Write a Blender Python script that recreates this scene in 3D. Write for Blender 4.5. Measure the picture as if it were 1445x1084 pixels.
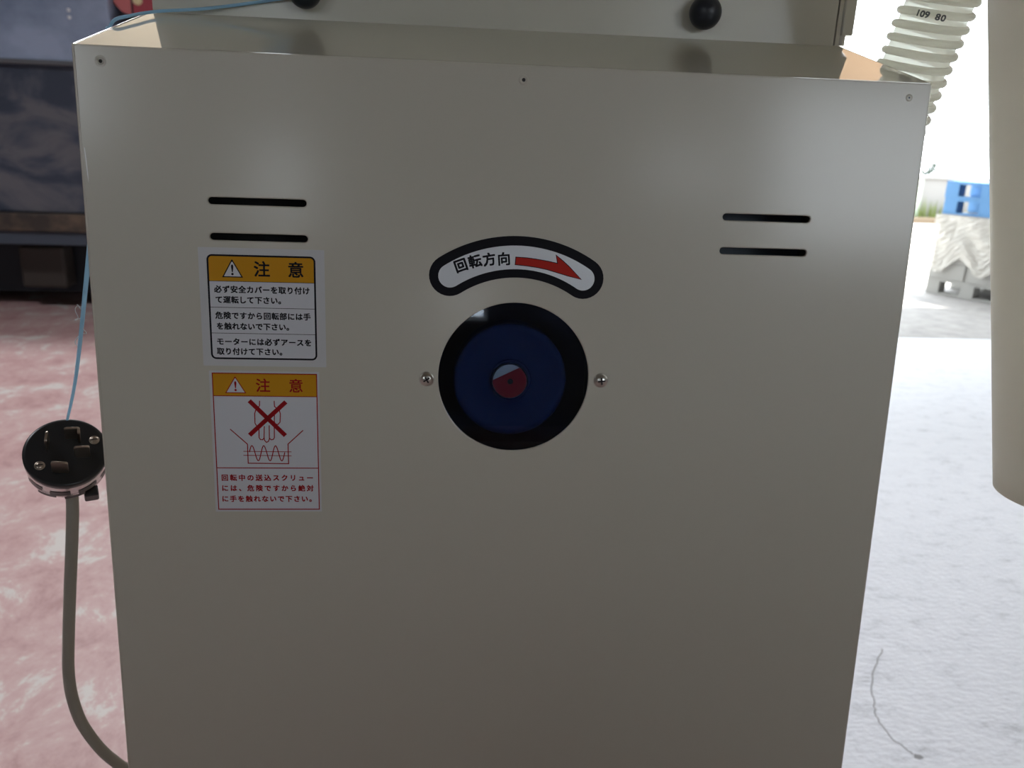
import bpy, math, random
from mathutils import Vector, Matrix

random.seed(7)
for o in list(bpy.data.objects):
    bpy.data.objects.remove(o, do_unlink=True)
SC = bpy.context.scene
COL = SC.collection

# ------------------------------------------------------------------ camera
cam_data = bpy.data.cameras.new('camera')
cam_data.sensor_width = 36.0
cam_data.lens = 36.0 * 1136.0 / 1445.0
cam_data.clip_start = 0.02
cam_data.clip_end = 300
cam_data.dof.use_dof = True
cam_data.dof.focus_distance = 0.62
cam_data.dof.aperture_fstop = 10.0
cam = bpy.data.objects.new('camera', cam_data)
COL.objects.link(cam)
RX = Vector((0.9964, -0.0129, -0.0836)).normalized()
RY = Vector((-0.0759, 0.2995, -0.9511))
RY = (RY - RX * RX.dot(RY)).normalized()
RZ = RX.cross(RY)
cam.matrix_world = Matrix(((RX.x, RX.y, RX.z, 0), (RY.x, RY.y, RY.z, 0),
                           (RZ.x, RZ.y, RZ.z, 1.35), (0, 0, 0, 1)))
SC.camera = cam

# ------------------------------------------------------------------ sky, sun, exposure
world = bpy.data.worlds.new('sky')
SC.world = world
world.use_nodes = True
bg = world.node_tree.nodes['Background']
bg.inputs['Color'].default_value = (0.86, 0.94, 1.0, 1)
bg.inputs['Strength'].default_value = 2.6

sun = bpy.data.lights.new('sun', 'SUN')
sun.energy = 3.2
sun.angle = 0.01
sun.color = (1.0, 0.95, 0.86)
sun_o = bpy.data.objects.new('sun', sun)
COL.objects.link(sun_o)
sun_o.rotation_euler = Vector((0.45, 0.14, 0.86)).to_track_quat('Z', 'Y').to_euler()

SC.view_settings.view_transform = 'Standard'
SC.view_settings.look = 'None'
SC.view_settings.gamma = 1.0
SC.view_settings.use_curve_mapping = False
SC.view_settings.exposure = 1.5


# ------------------------------------------------------------------ helpers
class MB:
    def __init__(self):
        self.v, self.f, self.m, self.s = [], [], [], []

    def add(self, verts, faces, mi=0, smooth=False):
        b = len(self.v)
        self.v += [tuple(p) for p in verts]
        for f in faces:
            self.f.append([i + b for i in f])
            self.m.append(mi)
            self.s.append(smooth)

    def box(self, lo, hi, mi=0, M=None, bev=0.0):
        x0, y0, z0 = lo
        x1, y1, z1 = hi
        if bev <= 0:
            vs = [(x0, y0, z0), (x1, y0, z0), (x1, y1, z0), (x0, y1, z0),
                  (x0, y0, z1), (x1, y0, z1), (x1, y1, z1), (x0, y1, z1)]
            fs = [(3, 2, 1, 0), (4, 5, 6, 7), (0, 1, 5, 4), (1, 2, 6, 5), (2, 3, 7, 6), (3, 0, 4, 7)]
        else:
            import bmesh
            bm = bmesh.new()
            bmesh.ops.create_cube(bm, size=1.0)
            for w in bm.verts:
                w.co = Vector(((x0 + x1) / 2 + w.co.x * (x1 - x0), (y0 + y1) / 2 + w.co.y * (y1 - y0),
                               (z0 + z1) / 2 + w.co.z * (z1 - z0)))
            bmesh.ops.bevel(bm, geom=list(bm.edges), offset=bev, segments=2, affect='EDGES', profile=0.5)
            bm.verts.index_update()
            vs = [tuple(w.co) for w in bm.verts]
            fs = [[w.index for w in f.verts] for f in bm.faces]
            bm.free()
        if M:
            vs = [M(*p) for p in vs]
        self.add(vs, fs, mi)

    def tube(self, pts, rad, n=16, mi=0, caps=True, flat=1.0, smooth=True):
        pts = [Vector(p) for p in pts]
        if not isinstance(rad, (list, tuple)):
            rad = [rad] * len(pts)
        rings = []
        prev = None
        for i, p in enumerate(pts):
            t = (pts[min(i + 1, len(pts) - 1)] - pts[max(i - 1, 0)]).normalized()
            if prev is None:
                a = Vector((0, 1, 0)) if abs(t.y) < .9 else Vector((1, 0, 0))
                u = (a - t * a.dot(t)).normalized()
            else:
                u = (prev - t * prev.dot(t)).normalized()
            prev = u
            w = t.cross(u)
            rings.append([p + (u * math.cos(k * 2 * math.pi / n) * flat + w * math.sin(k * 2 * math.pi / n)) * rad[i]
                          for k in range(n)])
        vs = [q for r in rings for q in r]
        fs = []
        for i in range(len(rings) - 1):
            for k in range(n):
                fs.append((i * n + k, i * n + (k + 1) % n, (i + 1) * n + (k + 1) % n, (i + 1) * n + k))
        self.add(vs, fs, mi, smooth)
        if caps:
            self.add(rings[0], [list(range(n))[::-1]], mi)
            self.add(rings[-1], [list(range(n))], mi)

    def lathe(self, O, N, prof, n=40, mi=0, smooth=True, caps=True):
        """prof: list of (radius, height along N)."""
        O, N = Vector(O), Vector(N).normalized()
        a = Vector((0, 0, 1)) if abs(N.z) < .9 else Vector((1, 0, 0))
        u = (a - N * a.dot(N)).normalized()
        w = N.cross(u)
        vs, fs = [], []
        for (r, h) in prof:
            for k in range(n):
                t = k * 2 * math.pi / n
                vs.append(O + N * h + (u * math.cos(t) + w * math.sin(t)) * r)
        for i in range(len(prof) - 1):
            for k in range(n):
                fs.append((i * n + k, i * n + (k + 1) % n, (i + 1) * n + (k + 1) % n, (i + 1) * n + k))
        self.add(vs, fs, mi, smooth)
        if caps and prof[0][0] > 1e-6:
            self.add(vs[:n], [list(range(n))[::-1]], mi)
        if caps and prof[-1][0] > 1e-6:
            self.add(vs[-n:], [list(range(n))], mi)

    def build(self, name, mats, parent=None):
        me = bpy.data.meshes.new(name)
        off = parent.matrix_world.translation if parent else Vector((0, 0, 0))
        off = worldpos(parent) if parent else off
        me.from_pydata([tuple(Vector(p) - off) for p in self.v], [], self.f)
        if not isinstance(mats, (list, tuple)):
            mats = [mats]
        for m in mats:
            me.materials.append(m)
        me.polygons.foreach_set('material_index', self.m)
        me.polygons.foreach_set('use_smooth', self.s)
        me.update()
        o = bpy.data.objects.new(name, me)
        COL.objects.link(o)
        if parent:
            o.parent = parent
        return o


def worldpos(o):
    p = Vector((0, 0, 0))
    while o:
        p += o.location
        o = o.parent
    return p


def tag(o, label=None, cat=None, group=None, kind=None):
    if label: o['label'] = label
    if cat: o['category'] = cat
    if group: o['group'] = group
    if kind: o['kind'] = kind
    return o


def empty(name, loc, label, cat, group=None):
    o = bpy.data.objects.new(name, None)
    o.empty_display_size = 0.05
    COL.objects.link(o)
    o.location = loc
    return tag(o, label, cat, group)


def curve_to_mesh(cu):
    o = bpy.data.objects.new('tmp', cu)
    COL.objects.link(o)
    bpy.context.view_layer.update()
    dg = bpy.context.evaluated_depsgraph_get()
    ev = o.evaluated_get(dg)
    me = ev.to_mesh()
    vs = [tuple(v.co) for v in me.vertices]
    fs = [list(p.vertices) for p in me.polygons]
    ev.to_mesh_clear()
    bpy.data.objects.remove(o, do_unlink=True)
    bpy.data.curves.remove(cu)
    return vs, fs


def fill(loops, thick=0.0, bevel=0.0):
    """Flat filled shape with holes, 2D loops in mm -> verts (x, y, z), faces. z is centred on 0."""
    cu = bpy.data.curves.new('tmp', 'CURVE')
    cu.dimensions = '2D'
    cu.fill_mode = 'BOTH' if (thick or bevel) else 'FRONT'
    cu.extrude = max(0, thick / 2 - bevel)
    cu.bevel_depth = bevel
    cu.bevel_resolution = 2
    cu.offset = -bevel
    for lp in loops:
        sp = cu.splines.new('POLY')
        sp.points.add(len(lp) - 1)
        for i, (x, y) in enumerate(lp):
            sp.points[i].co = (x, y, 0, 1)
        sp.use_cyclic_u = True
    return curve_to_mesh(cu)


def circ(x, y, r, n=48):
    return [(x + r * math.cos(k * 2 * math.pi / n), y + r * math.sin(k * 2 * math.pi / n)) for k in range(n)]


def rrect(x0, y0, x1, y1, r, n=6):
    if r <= 0:
        return [(x0, y0), (x1, y0), (x1, y1), (x0, y1)]
    out = []
    for (cx, cy, a) in ((x1 - r, y1 - r, 0), (x0 + r, y1 - r, 90), (x0 + r, y0 + r, 180), (x1 - r, y0 + r, 270)):
        for k in range(n + 1):
            t = math.radians(a + 90 * k / n)
            out.append((cx + r * math.cos(t), cy + r * math.sin(t)))
    return out


def stroke(pts, w):
    """Thick open polyline in 2D as quads with mitred joints."""
    pts = [Vector((p[0], p[1])) for p in pts]
    L, Rr = [], []
    for i, p in enumerate(pts):
        d0 = (p - pts[i - 1]).normalized() if i else None
        d1 = (pts[i + 1] - p).normalized() if i < len(pts) - 1 else None
        if d0 is None: d0 = d1
        if d1 is None: d1 = d0
        n0 = Vector((-d0.y, d0.x)); n1 = Vector((-d1.y, d1.x))
        m = (n0 + n1)
        m = m.normalized() if m.length > 1e-6 else n0
        k = w / 2 / max(0.45, m.dot(n0))
        L.append(p + m * k); Rr.append(p - m * k)
    vs = [(q.x, q.y, 0) for q in L] + [(q.x, q.y, 0) for q in Rr]
    n = len(pts)
    return vs, [(i, n + i, n + i + 1, i + 1) for i in range(n - 1)]


_glyph = {}


def glyph(ch, bold=0.0):
    k = (ch, bold)
    if k not in _glyph:
        cu = bpy.data.curves.new('tmp', 'FONT')
        cu.body = ch
        cu.size = 1.0
        cu.offset = bold
        cu.resolution_u = 3
        _glyph[k] = curve_to_mesh(cu)
    return _glyph[k]


# em box of the CJK face, measured from a full-box character
_v, _f = glyph('回')
_xs = [p[0] for p in _v]; _ys = [p[1] for p in _v]
EMC = ((min(_xs) + max(_xs)) / 2, (min(_ys) + max(_ys)) / 2)
EMW = max(max(_xs) - min(_xs), max(_ys) - min(_ys)) / 0.82


def put_char(add, ch, x, y, size, bold=0.0, rot=0.0, sx=1.0):
    if bold:                                            # heavier strokes: the same outline laid over itself, shifted
        d = bold * size
        for k, (dx, dy) in enumerate(((-d, -d), (d, -d), (-d, d), (d, d))):
            put_char(lambda v, f: add([(p[0], p[1], 0.006 * k) for p in v], f), ch, x + dx, y + dy, size, 0.0, rot, sx)
        return
    vs, fs = glyph(ch)
    s = size / EMW
    c, q = math.cos(rot), math.sin(rot)
    out = []
    for p in vs:
        a, b = (p[0] - EMC[0]) * s * sx, (p[1] - EMC[1]) * s
        out.append((x + a * c - b * q, y + a * q + b * c, 0))
    add(out, fs)


def put_line(add, text, x0, x1, y, size, bold=0.02):
    n = len(text)
    pitch = (x1 - x0) / n
    for i, ch in enumerate(text):
        if ch != ' ':
            put_char(add, ch, x0 + pitch * (i + .5), y, size, bold)


# ------------------------------------------------------------------ materials
def mat(name, color, rough=0.5, metal=0.0, spec=0.5, coat=0.0, coat_rough=0.1, emit=None, emit_s=0.0):
    m = bpy.data.materials.new(name)
    m.use_nodes = True
    b = m.node_tree.nodes['Principled BSDF']
    b.inputs['Base Color'].default_value = (*color, 1)
    b.inputs['Roughness'].default_value = rough
    b.inputs['Metallic'].default_value = metal
    b.inputs['Specular IOR Level'].default_value = spec
    b.inputs['Coat Weight'].default_value = coat
    b.inputs['Coat Roughness'].default_value = coat_rough
    if emit:
        b.inputs['Emission Color'].default_value = (*emit, 1)
        b.inputs['Emission Strength'].default_value = emit_s
    return m


def translucent(m, col, fac):
    nt = m.node_tree
    tl = nt.nodes.new('ShaderNodeBsdfTranslucent'); tl.inputs['Color'].default_value = (*col, 1)
    mx = nt.nodes.new('ShaderNodeMixShader'); mx.inputs['Fac'].default_value = fac
    nt.links.new(nt.nodes['Principled BSDF'].outputs['BSDF'], mx.inputs[1]); nt.links.new(tl.outputs['BSDF'], mx.inputs[2])
    nt.links.new(mx.outputs['Shader'], nt.nodes['Material Output'].inputs['Surface'])
    return m


def nodes_of(m):
    nt = m.node_tree
    return nt, nt.nodes, nt.links, nt.nodes['Principled BSDF']


def noise_color(m, stops, scale=(1, 1, 1), nscale=4.0, detail=6, rough=0.6, bump=0.0, bump_scale=None, dist=0.0):
    nt, N, L, b = nodes_of(m)
    tc = N.new('ShaderNodeTexCoord')
    mp = N.new('ShaderNodeMapping')
    mp.inputs['Scale'].default_value = scale
    nz = N.new('ShaderNodeTexNoise')
    nz.inputs['Scale'].default_value = nscale
    nz.inputs['Detail'].default_value = detail
    nz.inputs['Roughness'].default_value = rough
    nz.inputs['Distortion'].default_value = dist
    cr = N.new('ShaderNodeValToRGB')
    el = cr.color_ramp.elements
    while len(el) < len(stops):
        el.new(0.5)
    for e, (p, c) in zip(el, stops):
        e.position = p
        e.color = (*c, 1)
    L.new(tc.outputs['Object'], mp.inputs['Vector'])
    L.new(mp.outputs['Vector'], nz.inputs['Vector'])
    L.new(nz.outputs['Fac'], cr.inputs['Fac'])
    L.new(cr.outputs['Color'], b.inputs['Base Color'])
    if bump:
        n2 = N.new('ShaderNodeTexNoise')
        n2.inputs['Scale'].default_value = bump_scale or nscale * 6
        n2.inputs['Detail'].default_value = 8
        bp = N.new('ShaderNodeBump')
        bp.inputs['Strength'].default_value = bump
        bp.inputs['Distance'].default_value = 0.02
        L.new(mp.outputs['Vector'], n2.inputs['Vector'])
        L.new(n2.outputs['Fac'], bp.inputs['Height'])
        L.new(bp.outputs['Normal'], b.inputs['Normal'])
    return m


def clear_mat(name, tint, gloss_rough, trans=0.9, ior=1.45):
    """Clear plastic sheet: see-through with a Fresnel gloss."""
    m = bpy.data.materials.new(name)
    m.use_nodes = True
    nt = m.node_tree
    N, L = nt.nodes, nt.links
    N.remove(N['Principled BSDF'])
    out = N['Material Output']
    tr = N.new('ShaderNodeBsdfTransparent'); tr.inputs['Color'].default_value = (*tint, 1)
    gl = N.new('ShaderNodeBsdfGlossy'); gl.inputs['Roughness'].default_value = gloss_rough
    fr = N.new('ShaderNodeFresnel'); fr.inputs['IOR'].default_value = ior
    mx = N.new('ShaderNodeMixShader')
    L.new(fr.outputs['Fac'], mx.inputs['Fac'])
    L.new(tr.outputs['BSDF'], mx.inputs[1]); L.new(gl.outputs['BSDF'], mx.inputs[2])
    L.new(mx.outputs['Shader'], out.inputs['Surface'])
    return m


PAINT = (0.57, 0.54, 0.455)
M_paint = mat('beige_enamel', PAINT, rough=0.48, spec=0.7, coat=0.8, coat_rough=0.17)
M_paint_top = mat('beige_enamel_gloss', PAINT, rough=0.8, spec=0.05, coat=1.0, coat_rough=0.012)
M_paint_top.node_tree.nodes['Principled BSDF'].inputs['Coat IOR'].default_value = 1.9
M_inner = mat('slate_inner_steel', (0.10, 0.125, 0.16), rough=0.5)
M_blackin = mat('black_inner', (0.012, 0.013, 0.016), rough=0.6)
M_black_plastic = mat('black_plastic', (0.012, 0.013, 0.015), rough=0.32)
M_knob = mat('black_bakelite', (0.014, 0.018, 0.026), rough=0.38)
M_steel = mat('zinc_steel', (0.62, 0.60, 0.56), rough=0.28, metal=1.0)
M_dark = mat('dark_recess', (0.01, 0.01, 0.012), rough=0.7)
M_pulley = mat('navy_pulley', (0.005, 0.020, 0.072), rough=0.6, spec=0.2)
M_redcap = mat('red_shaft_paint', (0.30, 0.012, 0.020), rough=0.5, spec=0.2)
M_bare = mat('worn_bare_steel', (0.5, 0.47, 0.45), rough=0.35, metal=0.8)
M_acryl = clear_mat('clear_acrylic', (0.82, 0.90, 1.0), 0.006)
M_film_white = mat('white_sticker_film', (0.66, 0.67, 0.71), rough=0.4)
M_clearfilm = mat('pale_sticker_margin', (0.60, 0.60, 0.61), rough=0.35)
M_ink = mat('black_ink', (0.006, 0.006, 0.010), rough=0.5, spec=0.15)
M_amber = mat('amber_ink', (0.60, 0.285, 0.006), rough=0.45, spec=0.2)
M_redink = mat('crimson_ink', (0.33, 0.006, 0.010), rough=0.45, spec=0.15)
M_red_arrow = mat('red_arrow_ink', (0.50, 0.018, 0.010), rough=0.45, spec=0.2)
M_silver = mat('brushed_silver_film', (0.72, 0.73, 0.76), rough=0.38, metal=0.75)
M_chrome = mat('dull_chrome', (0.58, 0.55, 0.55), rough=0.22, metal=1.0)
M_blade = mat('brass_nickel_blade', (0.42, 0.36, 0.30), rough=0.32, metal=1.0)
M_cord = mat('grey_rubber_cord', (0.30, 0.285, 0.245), rough=0.55)
M_twine = translucent(mat('light_blue_twine', (0.42, 0.68, 0.86), rough=0.5), (0.6, 0.82, 0.95), .5)
M_fray_glint = mat('white_fibre_and_glint', (0.75, 0.78, 0.80), rough=0.6)
M_pipe = translucent(mat('cream_pipe_paint', (0.84, 0.81, 0.73), rough=0.55, coat=0.15, coat_rough=0.3), (0.90, 0.88, 0.81), .5)

# ------------------------------------------------------------------ setting: shed
M_redfloor = mat('worn_red_floor_paint', (0.5, 0.3, 0.3), rough=0.5)
noise_color(M_redfloor, [(0.36, (0.34, 0.19, 0.185)), (0.46, (0.43, 0.27, 0.26)), (0.545, (0.47, 0.325, 0.31)), (0.58, (0.52, 0.48, 0.45))],
            scale=(1.2, 0.95, 1), nscale=4.0, detail=12, rough=0.76, bump=0.05, bump_scale=30, dist=0.35)
M_conc = mat('pale_worn_concrete', (0.5, 0.5, 0.52), rough=0.6)
noise_color(M_conc, [(0.30, (0.30, 0.305, 0.325)), (0.39, (0.50, 0.505, 0.54)), (0.47, (0.60, 0.605, 0.645)), (0.72, (0.66, 0.665, 0.70))],
            scale=(1, 1.7, 1), nscale=9.0, detail=14, rough=0.78, bump=0.14, bump_scale=40)
M_apron = mat('asphalt_apron', (0.3, 0.28, 0.26), rough=0.85)
noise_color(M_apron, [(0.35, (0.26, 0.245, 0.235)), (0.65, (0.36, 0.34, 0.32))], nscale=7, detail=9, bump=0.2)
M_yard = mat('sunlit_yard_concrete', (0.6, 0.57, 0.52), rough=0.9)
noise_color(M_yard, [(0.3, (0.52, 0.49, 0.44)), (0.7, (0.66, 0.62, 0.57))], nscale=2.0, detail=8)
M_wall = mat('cream_wall', (0.66, 0.60, 0.50), rough=0.8)
M_roof = mat('tan_roof_lining', (0.16, 0.125, 0.09), rough=0.8)
M_lintel = mat('tan_lintel_boards', (0.55, 0.40, 0.28), rough=0.8)
M_shedwall = mat('dark_shed_boards', (0.10, 0.092, 0.082), rough=0.85)


def slab(name, lo, hi, m):
    b = MB(); b.box(lo, hi)
    o = b.build(name, m)
    o['kind'] = 'structure'
    return o


XW0, XW1, YB, YF, ZR = -6.0, 7.5, 7.2, -6.0, 5.2
fl = MB(); fl.box((XW0, YF, -.1), (0.38, YB, 0)); fl.box((0.38, YF, -.1), (XW1, 0.9, 0))
fl.build('floor', M_redfloor)['kind'] = 'structure'
fl2 = slab('floor_concrete', (0.38, 0.9, -0.1), (XW1, 5.6, 0.0), M_conc)
slab('ground_apron', (0.38, 5.6, -0.12), (11.0, 7.9, -0.004), M_apron)
slab('ground_yard', (-14, 7.9, -0.14), (40, 17.5, -0.006), M_yard)
slab('wall_left', (XW0 - .15, YF, 0), (XW0, YB, ZR), M_shedwall)
slab('wall_right', (XW1, YF, 0), (XW1 + .15, 5.6, ZR), M_shedwall)
slab('wall_back', (XW0, YB, 0), (0.9, YB + .15, ZR), M_wall)
slab('wall_lintel', (0.9, YB, 3.45), (11.0, YB + .15, ZR), M_lintel)
slab('ceiling', (XW0 - .15, YF, ZR), (11.0, 7.5, ZR + .12), M_roof)
slab('added_shade_wall', (0.42, -0.86, 0), (1.18, -0.78, 1.26), M_shedwall)  # unseen wall added to shade the lower front panel
# rear wall (behind the viewer) with two windows and an unseen opening added to brighten the panel's right
rw = MB()
WINS = [(-1.63, 1.7, -1.25, 2.5), (-1.55, 3.0, -1.35, 3.3), (1.7, 2.2, 2.5, 2.45), (-0.05, 0.95, 0.38, 1.3), (-4.8, 2.4, -3.0, 3.6)]   # x0, z0, x1, z1
LIGHT_OPENING = (2.95, 1.7, 5.6, 3.15)
xs = sorted({XW0, XW1, *(w[0] for w in WINS), *(w[2] for w in WINS), LIGHT_OPENING[0], LIGHT_OPENING[2]})
zs = sorted({0.0, ZR, *(w[1] for w in WINS), *(w[3] for w in WINS), LIGHT_OPENING[1], LIGHT_OPENING[3]})
for i in range(len(xs) - 1):
    for j in range(len(zs) - 1):
        mx, mz = (xs[i] + xs[i + 1]) / 2, (zs[j] + zs[j + 1]) / 2
        if any(w[0] < mx < w[2] and w[1] < mz < w[3] for w in WINS + [LIGHT_OPENING]):
            continue
        rw.box((xs[i], YF - .15, zs[j]), (xs[i + 1], YF, zs[j + 1]))
o = rw.build('wall_front', M_shedwall); o['kind'] = 'structure'
for k, w in enumerate(WINS):
    b = MB()
    for (lo, hi) in (((w[0], YF - .1, w[1]), (w[2], YF - .05, w[1] + .04)), ((w[0], YF - .1, w[3] - .04), (w[2], YF - .05, w[3])),
                     ((w[0], YF - .1, w[1] + .04), (w[0] + .04, YF - .05, w[3] - .04)), ((w[2] - .04, YF - .1, w[1] + .04), (w[2], YF - .05, w[3] - .04))):
        b.box(lo, hi)
    o = b.build('window_%d' % (k + 1), M_steel); o['kind'] = 'structure'

# crack in the concrete floor
cr = [(1.2406, 1.859), (1.1938, 1.794), (1.1415, 1.733), (1.1065, 1.651), (1.0796, 1.589), (1.0752, 1.530), (1.090, 1.481), (1.1031, 1.4495)]
fine = []
for i in range(len(cr) - 1):
    for k in range(5):
        t = k / 5
        fine.append((cr[i][0] * (1 - t) + cr[i + 1][0] * t + random.uniform(-.004, .004),
                     cr[i][1] * (1 - t) + cr[i + 1][1] * t + random.uniform(-.004, .004)))
M_crack = mat('crack_dirt', (0.27, 0.265, 0.27), rough=0.9)
b = MB()
vs, fs = stroke(fine, 0.0035)
b.add([(p[0], p[1], 0.0006) for p in vs], [f[::-1] for f in fs])
vs, fs = fill([[(1.098, 1.447), (1.108, 1.442), (1.122, 1.446), (1.118, 1.456), (1.104, 1.459)]])
b.add([(p[0], p[1], 0.0007) for p in vs], fs)
o = b.build('floor_crack', M_crack); o['kind'] = 'structure'

# unseen spots added to brighten the floors, dark machine, back wall and lintel
for (loc, aim, le, ang, colr) in (((-3.0, 1.6, 4.9), (-2.8, 2.6, 0.6), 190, 100, (0.93, 0.95, 1.0)),
                                  ((-2.5, 6.6, 4.9), (-2.2, 3.4, 0.0), 230, 105, (0.95, 0.96, 1.0)),
                                  ((4.2, 5.4, 3.9), (4.4, 7.2, 4.5), 110, 130, (1.0, 0.93, 0.82)),
                                  ((1.9, 1.9, 4.9), (1.9, 1.8, 0.0), 75, 46, (0.90, 0.94, 1.0)),
                                  ((-2.4, 5.2, 3.4), (-1.8, 7.2, 4.6), 90, 120, (1.0, 0.93, 0.80))):
    L = bpy.data.lights.new('added_fill_spot', 'SPOT')
    L.energy = le; L.color = colr; L.spot_size = math.radians(ang); L.spot_blend = 0.8; L.shadow_soft_size = 0.3
    lo = bpy.data.objects.new('added_fill_spot', L)
    COL.objects.link(lo); lo.location = loc
    lo.rotation_euler = (Vector(loc) - Vector(aim)).to_track_quat('Z', 'Y').to_euler()

# ------------------------------------------------------------------ the machine
TL = Vector((-0.2498, 0.6007, 1.3958))
UW = Vector((0, 0.0924, 0.9957)).normalized()
NW = Vector((0, 0.9957, -0.0924)).normalized()
EX = Vector((1, 0, 0))


def P(u, v, w=0.0):
    """panel millimetres: u right, v up (negative below the top edge), w out of the panel."""
    return TL + EX * (u / 1000) + UW * (v / 1000) - NW * (w / 1000)


mach = empty('rice_milling_machine', (0.05, 0.8, 0.0),
             'beige sheet metal machine with caution stickers and a round dark window, filling the picture', 'machine')

W, HV = 601.0, -1270.0
DISC = (302.0, -223.5)
TD = Vector((0, 0.97, 0.2428)).normalized()      # top plate runs up towards the back


def slot(x0, x1, y, h=4.9):
    r = h / 2
    out = []
    for k in range(9):
        t = math.radians(-90 + 180 * k / 8); out.append((x1 - r + r * math.cos(t), y + r * math.sin(t)))
    for k in range(9):
        t = math.radians(90 + 180 * k / 8); out.append((x0 + r + r * math.cos(t), y + r * math.sin(t)))
    return out


SLOTS = [(82.8, 150.7, -99.2), (83.0, 151.0, -124.0), (453.5, 520.4, -99.5), (453.2, 520.1, -124.3)]
loops = [[(0, HV), (W, HV), (W, 0), (0, 0)], circ(*DISC, 57.0, 96)] + [slot(*s) for s in SLOTS]
HOLES = [(17.0, -10.0), (302.4, -10.0), (585.2, -10.4)]
loops += [circ(x, y, 1.5, 20) for x, y in HOLES[:1]]
vs, fs = fill(loops, 2.4, 0.9)
b = MB(); b.add([P(x, y, z - 1.2) for x, y, z in vs], fs)
b.build('front_panel', M_paint, mach)


def prism_x(b, x0, x1, poly, mi=0):
    n = len(poly)
    b.add([(x0, y, z) for y, z in poly] + [(x1, y, z) for y, z in poly],
          [list(range(n)), list(range(2 * n - 1, n - 1, -1))] + [(i, n + i, n + (i + 1) % n, (i + 1) % n) for i in range(n)], mi)


p0 = P(0, -0.6, -2.6); pb = P(0, HV, -2.6)
YBK = 1.22
ztop = lambda y: TL.z + (y - TL.y) * TD.z / TD.y
side = [(p0.y, ztop(p0.y) - .0022), (YBK, ztop(YBK) - .0022), (YBK, .12), (pb.y, pb.z)]
for x0 in (-0.2494, 0.3490):
    b = MB(); prism_x(b, x0, x0 + .0015, side); b.build('side_panel', M_paint, mach)
b = MB()
prism_x(b, -0.2494, 0.3505, [(TL.y + .0006, ztop(TL.y + .0006)), (YBK, ztop(YBK)), (YBK, ztop(YBK) - .0015), (TL.y + .0006, ztop(TL.y + .0006) - .0015)])
b.build('top_plate', M_paint_top, mach)
b = MB()
prism_x(b, -0.247, 0.3485, [(YBK - .004, ztop(YBK) - .006), (YBK, ztop(YBK) - .006), (YBK, .12), (YBK - .004, .12)])
b.build('back_panel', M_inner, mach)
# rolled rims along the cover's top and side edges
b = MB()
b.tube([P(-0.4, HV + 2, -1.3), P(-0.4, -.4, -1.3)], 0.0010, 10)
b.tube([P(W - .3, HV + 2, -1.6), P(W - .3, -1, -1.6)], 0.0011, 10)
b.tube([P(-0.4, -0.2, -1.3), Vector((-.2502, YBK, ztop(YBK) + .0002))], 0.0010, 10)
b.tube([P(W - .3, -0.6, -1.6), Vector((.3503, YBK, ztop(YBK)))], 0.0011, 10)
b.build('rolled_edge', M_paint, mach)
# base plinth and feet
b = MB(); b.box((-.235, .50, .07), (.335, 1.21, .125), bev=.004); b.build('plinth', M_inner, mach)
for x in (-.2, .3):
    for y in (.54, 1.17):
        b = MB(); b.lathe((x, y, 0), (0, 0, 1), [(.03, 0), (.03, .012), (.012, .014), (.012, .075)], 20); b.build('foot', M_black_plastic, mach)
# inner baffles behind the vents
for (u0, u1) in ((70, 165), (440, 535)):
    b = MB()
    b.box((u0, -140, -48), (u1, -85, -46), M=lambda x, y, z: P(x, y, z))
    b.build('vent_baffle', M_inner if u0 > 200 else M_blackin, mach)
b = MB()
b.box((232, -300, -95), (372, -150, -92), M=lambda x, y, z: P(x, y, z))
b.build('pulley_backplate', mat('navy_backplate', (.02, .028, .055), rough=.6), mach)

# rivets of the cover
for k, (x, y) in enumerate(HOLES):
    b = MB()
    if k == 1:
        b.lathe(P(x, y, 0), -NW, [(3.6e-3, 0), (3.2e-3, .0007), (1.9e-3, .0009), (1.7e-3, .0003)], 24)
        b.lathe(P(x, y, .25), -NW, [(1.7e-3, 0), (0, .0002)], 24, 1)
    elif k == 0:
        b.lathe(P(x, y, 0), -NW, [(3.8e-3, 0), (3.3e-3, .00025), (1.7e-3, .00025), (1.5e-3, -.0004)], 24)
        b.lathe(P(x, y, .05), -NW, [(1.25e-3, 0), (0, .0003)], 24, 1)
    else:
        b.lathe(P(x, y, 0), -NW, [(2.6e-3, 0), (2.2e-3, .0003), (1.1e-3, .0003)], 24)
        b.lathe(P(x, y, .25), -NW, [(.9e-3, 0), (0, .0002)], 24, 2)
    b.build('rivet', [M_paint, M_dark, M_inner], mach)

# bright chip in the paint along the left edge
b = MB()
vs, fs = fill([[(2.0, -66), (2.5, -67), (3.0, -74), (3.4, -84), (3.3, -90), (2.7, -84), (2.3, -74)]])
b.add([P(x, y, .06) for x, y, z in vs], fs)
b.build('paint_chip', mat('bare_bright_chip', (.85, .85, .85), rough=.35), mach)

# round window with its pulley
b = MB()
vs, fs = fill([circ(*DISC, 64.5, 96)], 1.6, 0)
b.add([P(x, y, z - 3.6) for x, y, z in vs], fs)
b.build('window_pane', M_acryl, mach)
pc = P(299.5, -225.5, 0)
b = MB()
b.lathe(P(300.8, -229.3, -46), -NW, [(.0444, 0), (.0444, .002), (.040, .006), (.040, .016), (.0444, .020), (.0444, .0235), (.043, .0248), (.039, .0252), (.037, .0240), (.017, .0240), (.0160, .0255), (.0160, .0262)], 64)
pul = b.build('pulley', M_pulley, mach)
b = MB()
b.lathe(P(300.2, -229.2, -26), -NW, [(.0138, 0), (.0138, .0095), (.0131, .0105)], 40, 0)
sh = b.build('shaft', M_bare, mach)
b = MB()
chord = [(13.1 * math.cos(math.radians(a)), 13.1 * math.sin(math.radians(a))) for a in range(-184, 62, 6)]
vs, fs = fill([[(x, y) for x, y in chord]])
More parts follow.
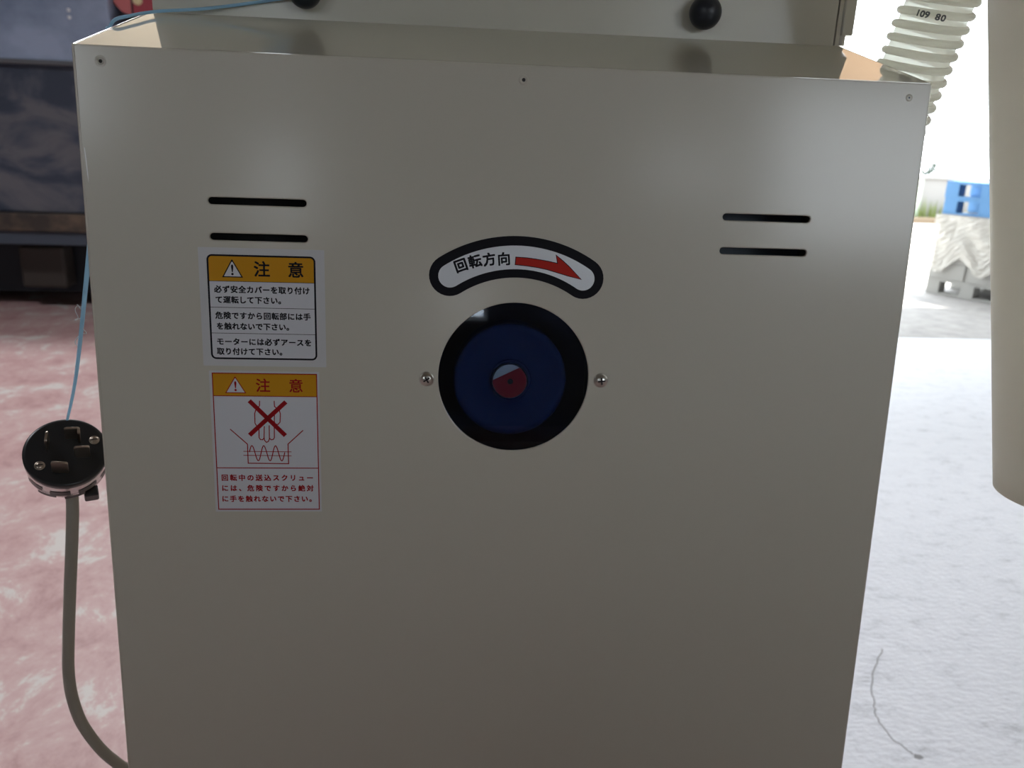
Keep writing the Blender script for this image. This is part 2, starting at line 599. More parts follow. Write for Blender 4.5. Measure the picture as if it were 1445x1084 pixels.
b.add([P(300.2 + x, -229.2 + y, -15.3) for x, y, z in vs], fs, 0)
b.build('red_end_paint', M_redcap, sh)
b = MB()
b.lathe(P(300.6, -229.4, -15.2), -NW, [(2.2e-3, 0), (1.6e-3, .0005), (1.2e-3, .0001), (0, -.0004)], 20)
b.build('centre_mark', M_dark, sh)

# cross-head screws left and right of the window
for (x, y, rot) in ((236.5, -225.0, 0.55), (368.7, -224.4, 0.12)):
    b = MB()
    b.lathe(P(x, y, 0), -NW, [(5.6e-3, 0), (5.6e-3, .0005), (4.9e-3, .0006)], 32)
    b.lathe(P(x, y, .5), -NW, [(4.9e-3, 0), (4.8e-3, .0010), (4.2e-3, .0019), (3.0e-3, .0026), (1.4e-3, .003), (0, .0031)], 32)
    sc = b.build('screw', M_steel, mach)
    b = MB()
    c, s = math.cos(rot), math.sin(rot)
    for (a, d) in ((2.7, .55), (.55, 2.7)):
        b.box((-a, -d, 2.6), (a, d, 3.75), M=lambda px, py, pz: P(x + px * c - py * s, y + px * s + py * c, pz))
    b.build('cross_recess', M_dark, sc)


# ---- stickers: film plate with printed layers of their own ink
def printer(b, mi, w):
    def add(vs, fs):
        b.add([P(x, y, w + z) for x, y, z in vs], fs, mi)
    return add


def ring(x0, y0, x1, y1, r, t):
    return [rrect(x0, y0, x1, y1, r), rrect(x0 + t, y0 + t, x1 - t, y1 - t, max(0, r - t))]


def caution(add_tri, add_tri_in, x0, x1, y0, y1, lw):
    xc = (x0 + x1) / 2

    def tri(g):
        return [(x0 + g * 1.75, y0 + g), (x1 - g * 1.75, y0 + g), (xc + .3, y1 - g * 2.1), (xc - .3, y1 - g * 2.1)]
    add_tri(*fill([tri(0), tri(lw)]))
    add_tri_in(*fill([tri(lw)]))
    h = y1 - y0
    add_tri(*fill([[(xc - .35, y0 + h * .30), (xc + .35, y0 + h * .30), (xc + .85, y0 + h * .62), (xc + .6, y0 + h * .70),
                    (xc, y0 + h * .73), (xc - .6, y0 + h * .70), (xc - .85, y0 + h * .62)]]))
    add_tri(*fill([circ(xc, y0 + h * .19, .85, 16)]))


# black-framed sticker
b = MB()
vs, fs = fill([rrect(74.3, -217.2, 162.6, -131.6, .6)], .16, 0)
b.add([P(x, y, z + .1) for x, y, z in vs], fs, 0)
body = printer(b, 1, .2); ink = printer(b, 2, .28); amb = printer(b, 3, .24); wht = printer(b, 1, .27)
body(*fill([rrect(80.0, -212.2, 156.2, -136.4, 3.6)]))
ink(*fill(ring(80.0, -212.2, 156.2, -136.4, 3.8, 1.3)))
hdr = rrect(80.9, -175, 155.3, -137.2, 3.0)
hdr = [(x, max(y, -155.3)) for x, y in hdr]
hdr = [p for i, p in enumerate(hdr) if p != hdr[i - 1]]
amb([(x, y, 0) for x, y in hdr], [list(range(len(hdr)))])
ink(*stroke([(80.8, -155.4), (155.4, -155.4)], .35))
ink(*stroke([(81, -174.2), (155.4, -174.2)], .35))
ink(*stroke([(81, -193.0), (155.4, -193.0)], .35))
caution(ink, wht, 90.3, 105.0, -152.6, -139.9, .75)
put_char(ink, '注', 118.3, -146.4, 12.6, .018)
put_char(ink, '意', 142.2, -146.4, 12.6, .018)
for t, x0, x1, y in (('必ず安全カバーを取り付け', 84.2, 152.0, -161.2), ('て運転して下さい。', 84.7, 134.6, -168.7),
                     ('危険ですから回転部には手', 84.2, 152.2, -180.1), ('を触れないで下さい。', 84.7, 139.8, -187.9),
                     ('モーターには必ずアースを', 84.2, 152.6, -199.2), ('取り付けて下さい。', 84.2, 134.4, -206.4)):
    put_line(ink, t, x0, x1, y, 5.8, .031)
b.build('caution_sticker', [M_clearfilm, M_film_white, M_ink, M_amber], mach)['label'] = 'caution sticker with amber header and black lettering'

# red-framed sticker with the pictogram
b = MB()
vs, fs = fill([rrect(77.9, -330.2, 157.2, -220.8, .6)], .16, 0)
b.add([P(x, y, z + .1) for x, y, z in vs], fs, 0)
body = printer(b, 1, .2); ink = printer(b, 2, .28); amb = printer(b, 3, .24); wht = printer(b, 1, .27); ink2 = printer(b, 2, .30)
body(*fill([rrect(79.8, -328.6, 155.7, -222.3, 0)]))
ink(*fill(ring(79.8, -328.6, 155.7, -222.3, 0, .75)))
amb(*fill([rrect(80.2, -239.6, 155.3, -222.7, 0)]))
ink(*stroke([(80, -239.7), (155.5, -239.7)], .6))
ink(*stroke([(80, -295.3), (155.5, -295.3)], .7))
caution(ink, wht, 88.8, 104.0, -237.6, -225.2, .6)
put_char(ink, '注', 116.3, -231.7, 11.6, .014)
put_char(ink, '意', 140.2, -231.7, 11.6, .014)
for t, x0, x1, y in (('回転中の送込スクリュー', 82.6, 152.0, -303.1), ('には、危険ですから絶対', 82.4, 152.0, -311.4), ('に手を触れないで下さい。', 82.4, 153.4, -319.9)):
    put_line(ink, t, x0, x1, y, 5.6, .031)
ink2(*stroke([(105.9, -243.2), (131.5, -269.8)], 3.3))
ink2(*stroke([(132.5, -243.8), (105.2, -269.7)], 3.3))
bowl = [(91.2, -265.1), (103.4, -276.7), (103.4, -291.6), (133.2, -291.8), (133.2, -276.4), (144.6, -265.6)]
ink(*stroke(bowl, .75))
ink(*stroke([(100.2, -282.3), (135.6, -282.5)], .5))
ink(*stroke([(100.1, -285.4), (135.5, -285.6)], .5))
hx = [(104.6 + 26.0 * k / 60, -283.7 + 5.9 * math.sin(2 * math.pi * (3.0 * k / 60 + .02))) for k in range(61)]
ink(*stroke(hx, .72))
for pl in ([(113.4, -243.2), (113.2, -247.0), (110.4, -250.3), (109.5, -253.0), (109.5, -260.5), (110.6, -262.4), (112.3, -262.8)],
           [(124.0, -243.1), (124.1, -247.4), (127.6, -250.4), (128.2, -253.0), (127.8, -259.4), (126.3, -261.2), (124.4, -261.0), (123.6, -259.0), (123.9, -253.0)],
           [(112.3, -262.4), (112.1, -271.5), (113.0, -273.0), (114.6, -273.2), (115.7, -271.8), (116.2, -262.6)],
           [(115.7, -271.0), (116.0, -273.6), (117.4, -275.2), (118.8, -274.4), (119.6, -272.6), (119.8, -262.0)],
           [(119.6, -272.0), (121.0, -273.2), (122.5, -272.8), (123.3, -271.4), (123.5, -261.5)]):
    ink(*stroke(pl, .72))
b.build('caution_sticker', [M_clearfilm, M_film_white, M_redink, M_amber], mach)['label'] = 'caution sticker with crimson lettering and crossed-out hand'


# curved rotation-direction sticker
def arc_band(r0, r1, half, cap_r):
    out = []
    rm = (r0 + r1) / 2
    for k in range(33):
        a = math.radians(90 + half - 2 * half * k / 32)
        out.append((DISC[0] + r1 * math.cos(a), DISC[1] + r1 * math.sin(a)))
    a = math.radians(90 - half)
    c = (DISC[0] + rm * math.cos(a), DISC[1] + rm * math.sin(a))
    for k in range(1, 16):
        t = a - math.pi * k / 16
        out.append((c[0] + cap_r * math.cos(t), c[1] + cap_r * math.sin(t)))
    for k in range(33):
        a = math.radians(90 - half + 2 * half * k / 32)
        out.append((DISC[0] + r0 * math.cos(a), DISC[1] + r0 * math.sin(a)))
    a = math.radians(90 + half)
    c = (DISC[0] + rm * math.cos(a), DISC[1] + rm * math.sin(a))
    for k in range(1, 16):
        t = a + math.pi - math.pi * k / 16
        out.append((c[0] + cap_r * math.cos(t), c[1] + cap_r * math.sin(t)))
    return out


b = MB()
vs, fs = fill([arc_band(75.6, 105.8, 33, 15.1)], .16, 0)
b.add([P(x, y, z + .1) for x, y, z in vs], fs, 0)
printer(b, 1, .22)(*fill([arc_band(81.8, 98.9, 33, 8.55)]))
ink = printer(b, 2, .27); red = printer(b, 3, .30)
for ch, x, y in (('回', 260.6, -140.1), ('転', 270.8, -136.8), ('方', 281.3, -135.2), ('向', 292.0, -134.6)):
    put_char(ink, ch, x, y, 10.6, .028, .78 * math.atan2(302 - x, 223.5 + y))
ar = [(300.9, -133.2), (309, -133.5), (316.7, -134.4), (324.5, -135.6), (331.9, -137.0), (330.6, -131.2), (335.5, -135.0), (340.3, -139.1), (349.3, -147.8),
      (340, -145.6), (331.3, -143.2), (324, -141.2), (316.9, -139.9), (309, -138.9), (300.6, -138.2)]
red(*fill([ar]))
ink(*stroke(ar + [ar[0], ar[1]], 1.1))
b.build('rotation_sticker', [M_ink, M_silver, M_ink, M_red_arrow], mach)['label'] = 'curved black and silver sticker with a red arrow'

# upper cabinet: front door, seam, frame strip, hinge
YC = TL.y + 0.1608
zj = ztop(YC)
b = MB()
b.box((-.2490, YC, zj - .002), (.3462, YC + .02, 1.92), bev=.0012)
b.build('cabinet_door', M_paint, mach)
b = MB()
b.box((-.2485, YC + .0205, zj - .002), (.3500, YBK - .03, 1.925))
b.box((.3474, YC + .0004, zj - .001), (.3512, YC + .0204, 1.92))
b.build('cabinet_body', M_paint, mach)
b = MB()
b.box((.3514, YC - .002, 1.4450), (.3622, YC + .06, 1.92), bev=.0012)
b.build('hinge_leaf', M_paint, mach)
b = MB()
b.tube([(.3546, YC + .004, zj + .0005), (.3546, YC + .004, 1.4458)], .0033, 14)
b.build('hinge_pin', M_paint, mach)
for (kx, kz) in ((-.1203, 1.4566), (.2217, 1.4561)):
    ky = YC - .0125
    b = MB()
    b.tube([(kx + .0008, YC + .001, kz + .0012), (kx, ky, kz)], .0055, 16)
    prof = [(.0139 * math.sin(math.radians(a)), -.0139 * math.cos(math.radians(a))) for a in range(25, 181, 6)]
    b.lathe((kx, ky, kz), (-.05, -1, .02), [(max(r, 0), h) for r, h in prof], 40)
    b.build('knob', M_knob, mach)

# ------------------------------------------------------------------ power plug with cord
PO = Vector((-0.3091, 0.640, 1.0869))
PN = Vector((0.2892, -0.5989, 0.7468)).normalized()
PE = Vector((0.9005, 0.4349, 0)).normalized()
PV = PN.cross(PE)
if PV.z < 0: PV = -PV


def Q(a, c, d=0.0):
    return PO + PE * (a / 1000) + PV * (c / 1000) + PN * (d / 1000)


plug = empty('power_plug', PO - PN * .02, 'round black four-blade power plug on a grey cord, hanging beside the machine', 'plug')
RP = 31.0
b = MB()
b.lathe(Q(0, 0, -7), PN, [(.0300, 0), (.0311, .0015), (.0311, .0058), (.0302, .0068), (.0285, .007)], 56)
b.build('plug_face', M_black_plastic, plug)
b = MB()
b.lathe(Q(0, 0, -26), PN, [(.0285, 0), (.0300, .002), (.0303, .010), (.0306, .019)], 56)
b.build('metal_band', M_chrome, plug)
for k in range(9):
    a0 = 2 * math.pi * k / 9
    for row in (0, 1):
        b = MB()
        n = 7
        vs = []
        for i in range(n):
            a = a0 + row * .35 + .50 * i / (n - 1)
            for h in ((-20.0, -13.6) if row == 0 else (-25.0, -20.8)):
                vs.append(Q(30.75 * math.cos(a), 30.75 * math.sin(a), h + (i / (n - 1) - .5) * 2.0))
        b.add(vs, [(2 * i, 2 * i + 2, 2 * i + 3, 2 * i + 1) for i in range(n - 1)], 0, True)
        if row == 0 or k % 3 != 1:
            b.build('band_slot', M_black_plastic, plug)
b = MB()
b.lathe(Q(0, 0, -52), PN, [(.010, 0), (.013, .002), (.017, .014), (.026, .024), (.0285, .026)], 40)
b.build('plug_back', M_black_plastic, plug)
b = MB()
b.box((9, -30, -40), (20, -20, -28), M=Q, bev=1.5)
b.build('cord_clamp', M_black_plastic, plug)
# blades: (position, width, rotation, bent)
for (a, c, wd, rot) in ((6.4, 11.6, 11.5, -.12), (-12.2, 7.5, 10.0, 1.35), (11.4, -6.8, 11.5, -.10), (-5.6, -18.0, 12.0, -.25)):
    b = MB()
    cs, sn = math.cos(rot), math.sin(rot)
    poly = rrect(-wd / 2, 0, wd / 2, 17.5, 2.2, 4)
    vs, fs = fill([poly], 1.9, .3)
    b.add([Q(a + x * cs - z * sn, c + x * sn + z * cs, y - .3) for x, y, z in vs], fs)
    if rot == -.12:                                     # the ground blade has a bent side
        vs, fs = fill([rrect(0, 0, 5.2, 17.5, 1.2, 3)], 1.9, .3)
        b.add([Q(a + (wd / 2 - .9) * cs + z * cs + x * sn, c + (wd / 2 - .9) * sn + z * sn - x * cs, y - .3) for x, y, z in vs], fs)
    b.build('blade', M_blade, plug)
for (a, c) in ((21.7, 6.9), (-19.6, -9.6)):
    b = MB()
    b.lathe(Q(a, c, 0), PN, [(.0040, 0), (.0039, .0003), (.0032, .0004)], 24)
    b.lathe(Q(a, c, .2), PN, [(.0031, 0), (.0028, .0008), (.0016, .0013), (0, .0014)], 24)
    s_ = b.build('screw', M_blade, plug)
    b = MB(); b.box((a - 2.4, c - .4, .9), (a + 2.4, c + .4, 1.75), M=Q); b.build('screw_slot', M_dark, s_)


def smooth_path(pts, n=10):
    pts = [Vector(p) for p in pts]
    out = []
    for i in range(len(pts) - 1):
        p0_, p1_, p2_, p3_ = pts[max(i - 1, 0)], pts[i], pts[i + 1], pts[min(i + 2, len(pts) - 1)]
        for k in range(n):
            t = k / n
            out.append(0.5 * ((2 * p1_) + (p2_ - p0_) * t + (2 * p0_ - 5 * p1_ + 4 * p2_ - p3_) * t * t + (3 * p1_ - p0_ - 3 * p2_ + p3_) * t ** 3))
    out.append(pts[-1])
    return out


b = MB()
path = [tuple(Q(0, 0, -46)), (-.3250, .674, 1.046), (-.3250, .672, 1.024), (-.3285, .67, .991), (-.3362, .67, .941), (-.3438, .67, .889), (-.3485, .67, .85),
        (-.3480, .67, .818), (-.3420, .672, .785), (-.325, .676, .747), (-.300, .684, .718), (-.2497, .70, .700)]
b.tube(smooth_path(path), .0052, 16)
b.build('cord', M_cord, plug)
b = MB()
b.lathe((-.2497, .70, .70), (-1, .2, .35), [(.013, 0), (.013, .006), (.008, .010), (.0075, .014)], 20)
b.build('cord_gland', M_black_plastic, mach)

# ------------------------------------------------------------------ blue twine
tw = empty('plastic_twine', (-0.25, 0.677, 1.414), 'light blue plastic twine over the machine corner, holding up the plug', 'twine')
b = MB()
r1 = [.0012, .0018, .0021, .0022, .0022, .0021, .0019]
path = smooth_path([(-.128, YC - .006, 1.4530), (-.165, YC - .004, 1.4465), (-.205, YC - .008, 1.4395), (-.238, .742, 1.4345), (-.2485, .708, 1.4265), (-.2535, .683, 1.4185),
                    (-.2560, .676, 1.400), (-.268, .668, 1.325), (-.2845, .658, 1.225), (-.298, .651, 1.150), (-.3075, .646, 1.112)], 8)
rr = [0.0013 if i < 44 else 0.0034 - .0022 * (i - 44) / (len(path) - 44) for i in range(len(path))]
b.tube(path, rr, 10, flat=.45)
b.build('strand', M_twine, tw)
b = MB()
fr = []
for k in range(70):
    t = k / 69
    fr.append((-.2912 - .002 * t - .0030 * math.sin(9 * t) - .0016 * math.sin(31 * t), .655, 1.203 - .030 * t + .0030 * math.cos(17 * t)))
b.tube(fr, .00036, 5)
fr2 = [(-.2885 - .004 * math.sin(3.0 * t), .6555, 1.205 - .003 * math.cos(6 * t) * t) for t in [k / 20 for k in range(21)]]
b.tube(fr2, .00036, 5)
b.build('frayed_fibre', M_fray_glint, tw)
b = MB()
rnd = random.Random(3)
for k in range(26):                                     # frayed knot at the left knob
    a = rnd.uniform(0, 6.28)
    st = Vector((-.132 + rnd.uniform(-.012, .008), YC - .006, 1.4570 + rnd.uniform(-.004, .006)))
    en = st + Vector((-.016 * rnd.random() - .004, -.004 + .006 * rnd.random(), .010 * (rnd.random() - .4)))
    md = (st + en) / 2 + Vector((0, -.003, .003 * rnd.uniform(-1, 1)))
    b.tube(smooth_path([st, md, en], 4), .00035, 5)
b.build('frayed_knot', M_twine, tw)

# ------------------------------------------------------------------ corrugated hose
def hose_mat(name, mixf):
    m = bpy.data.materials.new(name)
    m.use_nodes = True
    nt, N, L, bs = nodes_of(m)
    bs.inputs['Base Color'].default_value = (0.93, 0.93, 0.89, 1)
    bs.inputs['Roughness'].default_value = 0.22
    tl = N.new('ShaderNodeBsdfTranslucent'); tl.inputs['Color'].default_value = (0.98, 0.98, 0.95, 1)
    tp = N.new('ShaderNodeBsdfTransparent'); tp.inputs['Color'].default_value = (0.95, 0.97, 0.92, 1)
    m1 = N.new('ShaderNodeMixShader'); m1.inputs['Fac'].default_value = 0.82
    m2 = N.new('ShaderNodeMixShader'); m2.inputs['Fac'].default_value = mixf
    L.new(bs.outputs['BSDF'], m1.inputs[1]); L.new(tl.outputs['BSDF'], m1.inputs[2])
    L.new(m1.outputs['Shader'], m2.inputs[1]); L.new(tp.outputs['BSDF'], m2.inputs[2])
    L.new(m2.outputs['Shader'], N['Material Output'].inputs['Surface'])
    return m


M_hose = hose_mat('milky_clear_hose', .22)
M_rib = hose_mat('milky_hose_rib', .04)
H1 = Vector((.4585, .800, 1.4712)); H2 = Vector((.4538, .810, 1.4317))
hd = (H1 - H2).normalized()
hose = empty('corrugated_hose', (.44, .87, 1.2), 'milky clear corrugated hose rising behind the machine top right corner', 'hose')
hpath = smooth_path([(.352, .93, 1.12), (.40, .90, 1.15), tuple(H2 - hd * .19), tuple(H2 - hd * .10), tuple(H2), tuple(H1), tuple(H1 + hd * .10), tuple(H1 + hd * .22), tuple(H1 + hd * .30)], 24)
# resample evenly
acc = [0.0]
for i in range(1, len(hpath)):
    acc.append(acc[-1] + (hpath[i] - hpath[i - 1]).length)


def at_len(s):
    for i in range(1, len(acc)):
        if acc[i] >= s:
            t = (s - acc[i - 1]) / max(1e-9, acc[i] - acc[i - 1])
            return hpath[i - 1].lerp(hpath[i], t)
    return hpath[-1]


PITCH, RH = 0.0120, 0.0335
NS = int(acc[-1] / PITCH * 10)
pts = [at_len(acc[-1] * i / NS) for i in range(NS + 1)]
wall, frames = [], []
b = MB()
b.tube(pts, [RH - .0034 for i in range(NS + 1)], 40, caps=False)
b.build('hose_wall', M_hose, hose)
# helical rib
prev = None
hel, hr = [], RH - .0022
SEG = 36
NT = int(acc[-1] / PITCH * SEG)
for i in range(NT + 1):
    s = acc[-1] * i / NT
    p = at_len(s); t = (at_len(min(s + .003, acc[-1])) - at_len(max(s - .003, 0))).normalized()
    if prev is None:
        a = Vector((0, 0, 1)); u = (a - t * a.dot(t)).normalized()
    else:
        u = (prev - t * prev.dot(t)).normalized()
    prev = u
    w = t.cross(u)
    th = 2 * math.pi * i / SEG
    hel.append(p + (u * math.cos(th) + w * math.sin(th)) * hr)
b = MB()
b.tube(hel, .0036, 10)
b.build('spiral_rib', M_rib, hose)
# print on the hose
b = MB()
ax = hd
vdir = Vector((.46, .84, .1)); vdir = (vdir - ax * vdir.dot(ax)).normalized()
sx_ = ax.cross(vdir); sx_ = sx_ if sx_.x > 0 else -sx_
hc = H1 + hd * .0005


def onhose(x, y, z=0):
    th = x / RH
    return hc + ax * y + (sx_ * math.sin(th) - vdir * math.cos(th)) * (RH + .0016)


def addh(vs, fs):
    b.add([onhose(x / 1000, y / 1000) for x, y, z in vs], fs)


for ch, x in (('1', -12.5), ('0', -8.5), ('9', -4.4), ('8', 4.6), ('0', 9.2)):
    put_char(addh, ch, x, 0, 8.0, 0.03, 0, 1.1)
b.build('hose_print', mat('grey_print_ink', (.09, .10, .12), rough=.5), hose)
b = MB()
b.lathe((.352, .93, 1.12), (1, -.5, .3), [(.0365, -.012), (.0365, .02), (.034, .022)], 36)
b.build('hose_clamp', M_steel, hose)

# ------------------------------------------------------------------ cream conical spout on the right
px, py, pz, pr, pk = 0.5151, 0.5818, 1.0756, 0.0472, 0.1971
duct = empty('discharge_duct', (px, py, pz), 'cream painted tapering duct hanging at the right, its open end above the concrete floor', 'duct')
b = MB()
zt = 1.80
prof = [(pr - .003, .012), (pr - .003, 0), (pr, -.0005), (pr + pk * .2, .2), (pr + pk * .4, .4), (pr + pk * (zt - pz), zt - pz)]
b.lathe((px, py, pz), (0, 0, 1), prof, 72, caps=False)
b.build('cone', M_pipe, duct)
b = MB()
R2 = pr + pk * (zt - pz)
b.lathe((px, py, zt), (0, 0, 1), [(R2 + .008, 0), (R2 + .008, .012), (R2, .012), (R2, .55)], 72, caps=False)
b.build('barrel', M_pipe, duct)
b = MB()
b.box((.3500, YC + .08, 1.86), (.44, YC + .11, 1.89))
b.build('bracket', M_pipe, duct)

# ------------------------------------------------------------------ dark machine behind, left
M_slate = mat('dark_slate_paint', (0.05, 0.062, 0.085), rough=0.35)
noise_color(M_slate, [(0.35, (0.19, 0.25, 0.36)), (0.62, (0.34, 0.41, 0.55))], scale=(1, 1, 1.4), nscale=2.2, detail=4)
M_slate2 = mat('dusty_dark_panel', (0.04, 0.045, 0.06), rough=0.5)
noise_color(M_slate2, [(0.44, (0.030, 0.040, 0.066)), (0.50, (0.058, 0.068, 0.094)), (0.60, (0.115, 0.115, 0.130))], scale=(.8, 1, 1.5), nscale=2.6, detail=5, rough=.55, dist=.5)
M_rust = mat('rusty_brown_beam', (0.10, 0.075, 0.055), rough=0.7)
noise_color(M_rust, [(0.4, (0.035, 0.026, 0.022)), (0.7, (0.13, 0.09, 0.06))], nscale=6, detail=6)
M_under = mat('dark_underframe', (0.012, 0.015, 0.022), rough=0.7)
M_farmred = mat('faded_red_paint', (0.42, 0.05, 0.075), rough=0.4)
farm = empty('farm_trailer', (-3.0, 6.3, 0.0), 'large dark dusty machine body standing beyond the red floor at left', 'machine')
b = MB(); b.box((-5.2, 5.76, 1.67), (-2.155, 7.0, 2.35), bev=.012); b.build('upper_panel', M_slate, farm)
b = MB(); b.box((-5.2, 5.74, 1.655), (-1.0, 5.775, 1.685), bev=.006); b.build('ledge', mat('scuffed_ledge', (.10, .105, .115), rough=.5), farm)
b = MB(); b.box((-5.2, 5.78, .715), (-1.0, 7.0, 1.668), bev=.012); b.build('side_panel', M_slate2, farm)
b = MB(); b.box((-2.15, 5.80, 1.67), (-1.0, 6.9, 1.90), bev=.02); b.build('end_cover', mat('mid_grey_cover', (.10, .105, .125), rough=.4), farm)
b = MB(); b.box((-5.2, 5.73, .594), (-1.0, 5.86, .714), bev=.008); b.build('sill_beam', M_rust, farm)
b = MB(); b.box((-5.2, 5.76, .50), (-1.0, 5.90, .590), bev=.008); b.build('lower_rail', mat('dark_blue_rail', (.045, .06, .085), rough=.5), farm)
b = MB(); b.box((-5.2, 6.15, .10), (-1.0, 6.9, .60)); b.build('underframe', M_under, farm)
b = MB(); b.box((-3.03, 5.98, .16), (-2.72, 6.15, .46), bev=.02); b.build('gearbox', mat('oily_casting', (.035, .027, .022), rough=.6), farm)
for x in (-4.9, -3.6, -1.3):
    b = MB(); b.box((x, 6.2, 0), (x + .16, 6.36, .12)); b.build('foot', M_under, farm)
for z in (1.987, 1.945):
    b = MB(); b.lathe((-2.397, 5.762, z), (0, -1, 0), [(.012, 0), (.012, .006), (.006, .01)], 12); b.build('bolt', M_fray_glint, farm)  # white colour stands in for the glint on the bolts
b = MB(); b.lathe((-2.56, 5.99, .27), (0, -1, 0), [(.018, -.17), (.018, .01), (.01, .014)], 12); b.build('grease_plug', M_steel, farm)
redm = empty('red_machine_hood', (-1.7, 6.3, 1.90), 'red hood with a pale yellow lamp above the dark machine, behind the machine top left', 'hood')
for nm, poly, m in (('hood_side', [(-2.15, 2.055), (-2.10, 2.0), (-2.045, 1.985), (-2.045, 2.5), (-2.15, 2.5)], mat('highlit_red', (.62, .17, .17), rough=.35)),  # pink of the side is a highlight on red plastic, put into the colour
                    ('hood_shell', [(-2.031, 1.98), (-1.2, 1.96), (-1.2, 2.5), (-2.031, 2.5)], M_farmred)):
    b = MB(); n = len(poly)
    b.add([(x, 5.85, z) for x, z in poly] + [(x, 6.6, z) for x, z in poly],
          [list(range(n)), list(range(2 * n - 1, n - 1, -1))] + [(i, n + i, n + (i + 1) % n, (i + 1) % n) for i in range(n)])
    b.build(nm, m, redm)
b = MB(); b.box((-2.0445, 5.853, 1.975), (-2.0315, 6.58, 2.49)); b.build('seam_strip', M_under, redm)
b = MB(); b.lathe((-2.000, 5.85, 2.075), (0, -1, 0), [(.030, -.001), (.030, .012), (.018, .02)], 20); b.build('lamp', mat('pale_yellow_lens', (.85, .75, .45), rough=.3), redm)
b = MB(); b.box((-2.02, 5.95, 1.90), (-1.3, 6.5, 1.97), bev=.01); b.build('hood_base', M_under, redm)

# ------------------------------------------------------------------ yard: pallets, film, wall, weeds, bushes
M_bluep = mat('blue_pallet_plastic', (0.10, 0.26, 0.50), rough=0.6)
M_greyp = mat('faded_grey_pallet', (0.36, 0.35, 0.325), rough=0.8)
PA = Vector((4.745, 7.55, 0)); PEX = Vector((.5, -.866, 0)); PG = Vector((.866, .5, 0))
PW, PDp, PHt = 1.12, 1.05, .1535


def pal(x, y, z, k=0):
    return PA + PEX * x + PG * y + Vector((0, 0, z))


def make_pallet(z0, m, label, dx=0.0, dy=0.0):
    base = pal(PW / 2 + dx, PDp / 2 + dy, z0)
    e = empty('plastic_pallet', base, label, 'pallet', 'pallets stacked in the yard')
    T = lambda x, y, z: pal(x + dx, y + dy, z + z0)
    b = MB()
    b.box((0, 0, .125), (PW, PDp, .1525), M=T)
    b.build('top_deck', m, e)
    b = MB()
    for y0 in (0, PDp / 2 - .05, PDp - .1):
        b.box((0, y0, 0), (PW, y0 + .1, .018), M=T)
    b.build('bottom_board', m, e)
    if m is M_greyp and z0 > .1:                        # planked faces with one narrow gap
        for (xa, xb) in ((0, .34), (.385, PW)):
            b = MB()
            b.box((xa, -.012, .004), (xb, -.001, .150), M=T)
            b.build('front_board', m, e)
    for i in range(4):
        for j in range(3):
            b = MB()
            x0 = i * (PW - .125) / 3; y0 = j * (PDp - .125) / 2
            b.box((x0, y0, .0185), (x0 + .125, y0 + .125, .1245), M=T)
            b.build('block', m, e)
    return e


names = ['grey pallet at the bottom of the stack, on the ground', 'grey pallet second from the ground in the stack', 'grey pallet third from the ground, under the plastic film',
         'grey pallet fourth from the ground, under the plastic film', 'grey pallet directly under the two blue pallets',
         'lower of the two blue plastic pallets, on the grey ones', 'topmost blue plastic pallet of the stack in the yard']
for k in range(7):
    make_pallet(k * PHt, M_bluep if k > 4 else M_greyp, names[k], dx=(0.004 * (k % 3)) - .012 * (k < 2), dy=0.003 * (k % 2))

M_filmp = bpy.data.materials.new('crinkled_clear_film')
M_filmp.use_nodes = True
nt, N, L, bs = nodes_of(M_filmp)
bs.inputs['Base Color'].default_value = (.72, .69, .63, 1); bs.inputs['Roughness'].default_value = .3
tp = N.new('ShaderNodeBsdfTransparent'); mx = N.new('ShaderNodeMixShader'); mx.inputs['Fac'].default_value = .45
L.new(bs.outputs['BSDF'], mx.inputs[1]); L.new(tp.outputs['BSDF'], mx.inputs[2]); L.new(mx.outputs['Shader'], N['Material Output'].inputs['Surface'])
b = MB()
nx, nz_ = 40, 26
rf = random.Random(5)
grid = [[rf.uniform(0, 1) for _ in range(nz_ + 1)] for _ in range(nx + 1)]
vs = []
for i in range(nx + 1):
    for j in range(nz_ + 1):
        x = -.02 + 1.18 * i / nx
        z = .30 + .46 * j / nz_ - (.07 * math.sin(i * .45) + .02 * grid[i][0]) * (1 - j / nz_)
        vs.append(pal(x, -.040 - .007 * grid[i][j] - .008 * math.sin(i * .5 + j * .35), z))
fs = [(i * (nz_ + 1) + j, (i + 1) * (nz_ + 1) + j, (i + 1) * (nz_ + 1) + j + 1, i * (nz_ + 1) + j + 1) for i in range(nx) for j in range(nz_)]
b.add(vs, fs, 0, False)
fo = b.build('stretch_film', M_filmp)
tag(fo, 'crinkled translucent plastic film hanging over the grey pallets', 'plastic film')
sm = fo.modifiers.new('thick', 'SOLIDIFY'); sm.thickness = .0015

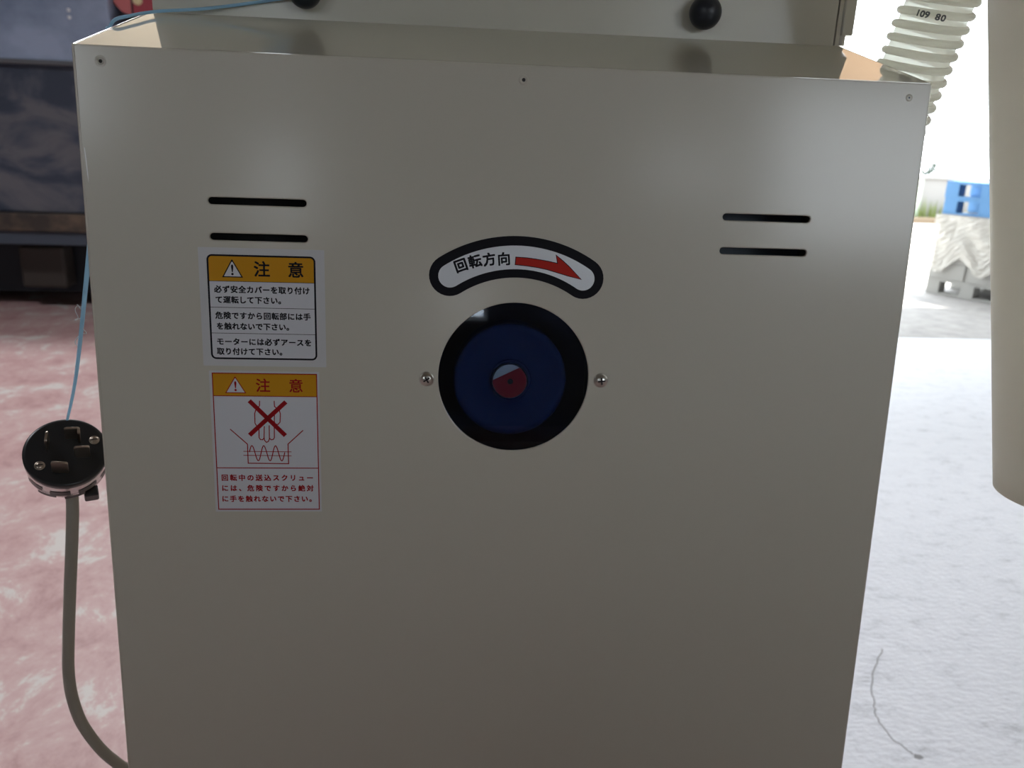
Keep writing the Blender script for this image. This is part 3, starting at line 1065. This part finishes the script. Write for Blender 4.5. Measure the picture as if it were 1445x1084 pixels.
M_bw = mat('white_block_wall', (0.20, 0.195, 0.19), rough=.9)
bw = empty('boundary_wall', (10.5, 15.5, 0), 'low white boundary wall along the far side of the yard', 'wall')
b = MB(); b.box((5.0, 15.42, 0), (18, 15.56, .80)); b.build('wall_body', M_bw, bw)
b = MB(); b.box((5.0, 15.38, .801), (18, 15.60, .845), bev=.006); b.build('coping', M_bw, bw)
for x in (7.4, 9.08, 10.9, 12.8):
    b = MB(); b.box((x, 15.36, .0), (x + .10, 15.418, .80)); b.build('post', mat('greenish_post', (.42, .50, .40), rough=.7), bw)
b = MB(); b.box((5.0, 14.92, -.006), (18, 15.06, .10), bev=.01)
tag(b.build('kerb', mat('brown_kerb', (.14, .105, .07), rough=.9)), 'brown kerb strip in front of the white boundary wall', 'kerb')
M_weed = mat('yellow_green_grass', (.11, .14, .03), rough=.7)
b = MB()
rw_ = random.Random(9)
for k in range(900):
    x = rw_.uniform(8.4, 12.5); y = rw_.uniform(15.08, 15.34); h = rw_.uniform(.12, .42) * (1.25 if math.sin(x * 5.5) > 0 else .7)
    a = rw_.uniform(0, 6.28); w = .012; l = rw_.uniform(-.08, .08)
    b.add([(x - w * math.cos(a), y - w * math.sin(a), 0), (x + w * math.cos(a), y + w * math.sin(a), 0), (x + l, y + l * .5 + .01, h)], [(0, 1, 2)])
tag(b.build('weeds', M_weed), 'yellow green weeds growing between the kerb and the white wall', 'weeds', kind='stuff')


def bush(x, y, z, r, h, label, seed, m, n=420):
    rr_ = random.Random(seed)
    e = empty('bush', (x, y, z), label, 'bush', 'bushes beyond the boundary wall')
    b = MB()
    for k in range(n):
        a = rr_.uniform(0, 6.28); q = rr_.random() ** .5; zz = rr_.random()
        rad = r * q * (1 - .7 * zz)
        c = Vector((x + rad * math.cos(a), y + rad * math.sin(a) * .6, z + .1 + zz * h))
        d = Vector((rr_.uniform(-1, 1), rr_.uniform(-1, 1), rr_.uniform(-.3, 1))).normalized() * .07
        s = d.cross(Vector((0, 0, 1))).normalized() * .022
        b.add([c - d, c + s, c + d, c - s], [(0, 1, 2, 3)])
    b.build('foliage', m, e)
    b = MB(); b.tube([(x, y, z), (x + .02, y, z + h * .5)], [.03, .012], 8); b.build('stem', M_rust, e)


M_leaf = mat('grey_green_leaf', (.06, .085, .055), rough=.7)
bush(9.62, 15.95, 0, .42, .98, 'grey green bush rising above the white wall beside the machine edge', 21, M_leaf)
bush(10.25, 15.95, 0, .25, .83, 'small bush tip above the white wall behind the blue pallets', 22, M_leaf, 200)
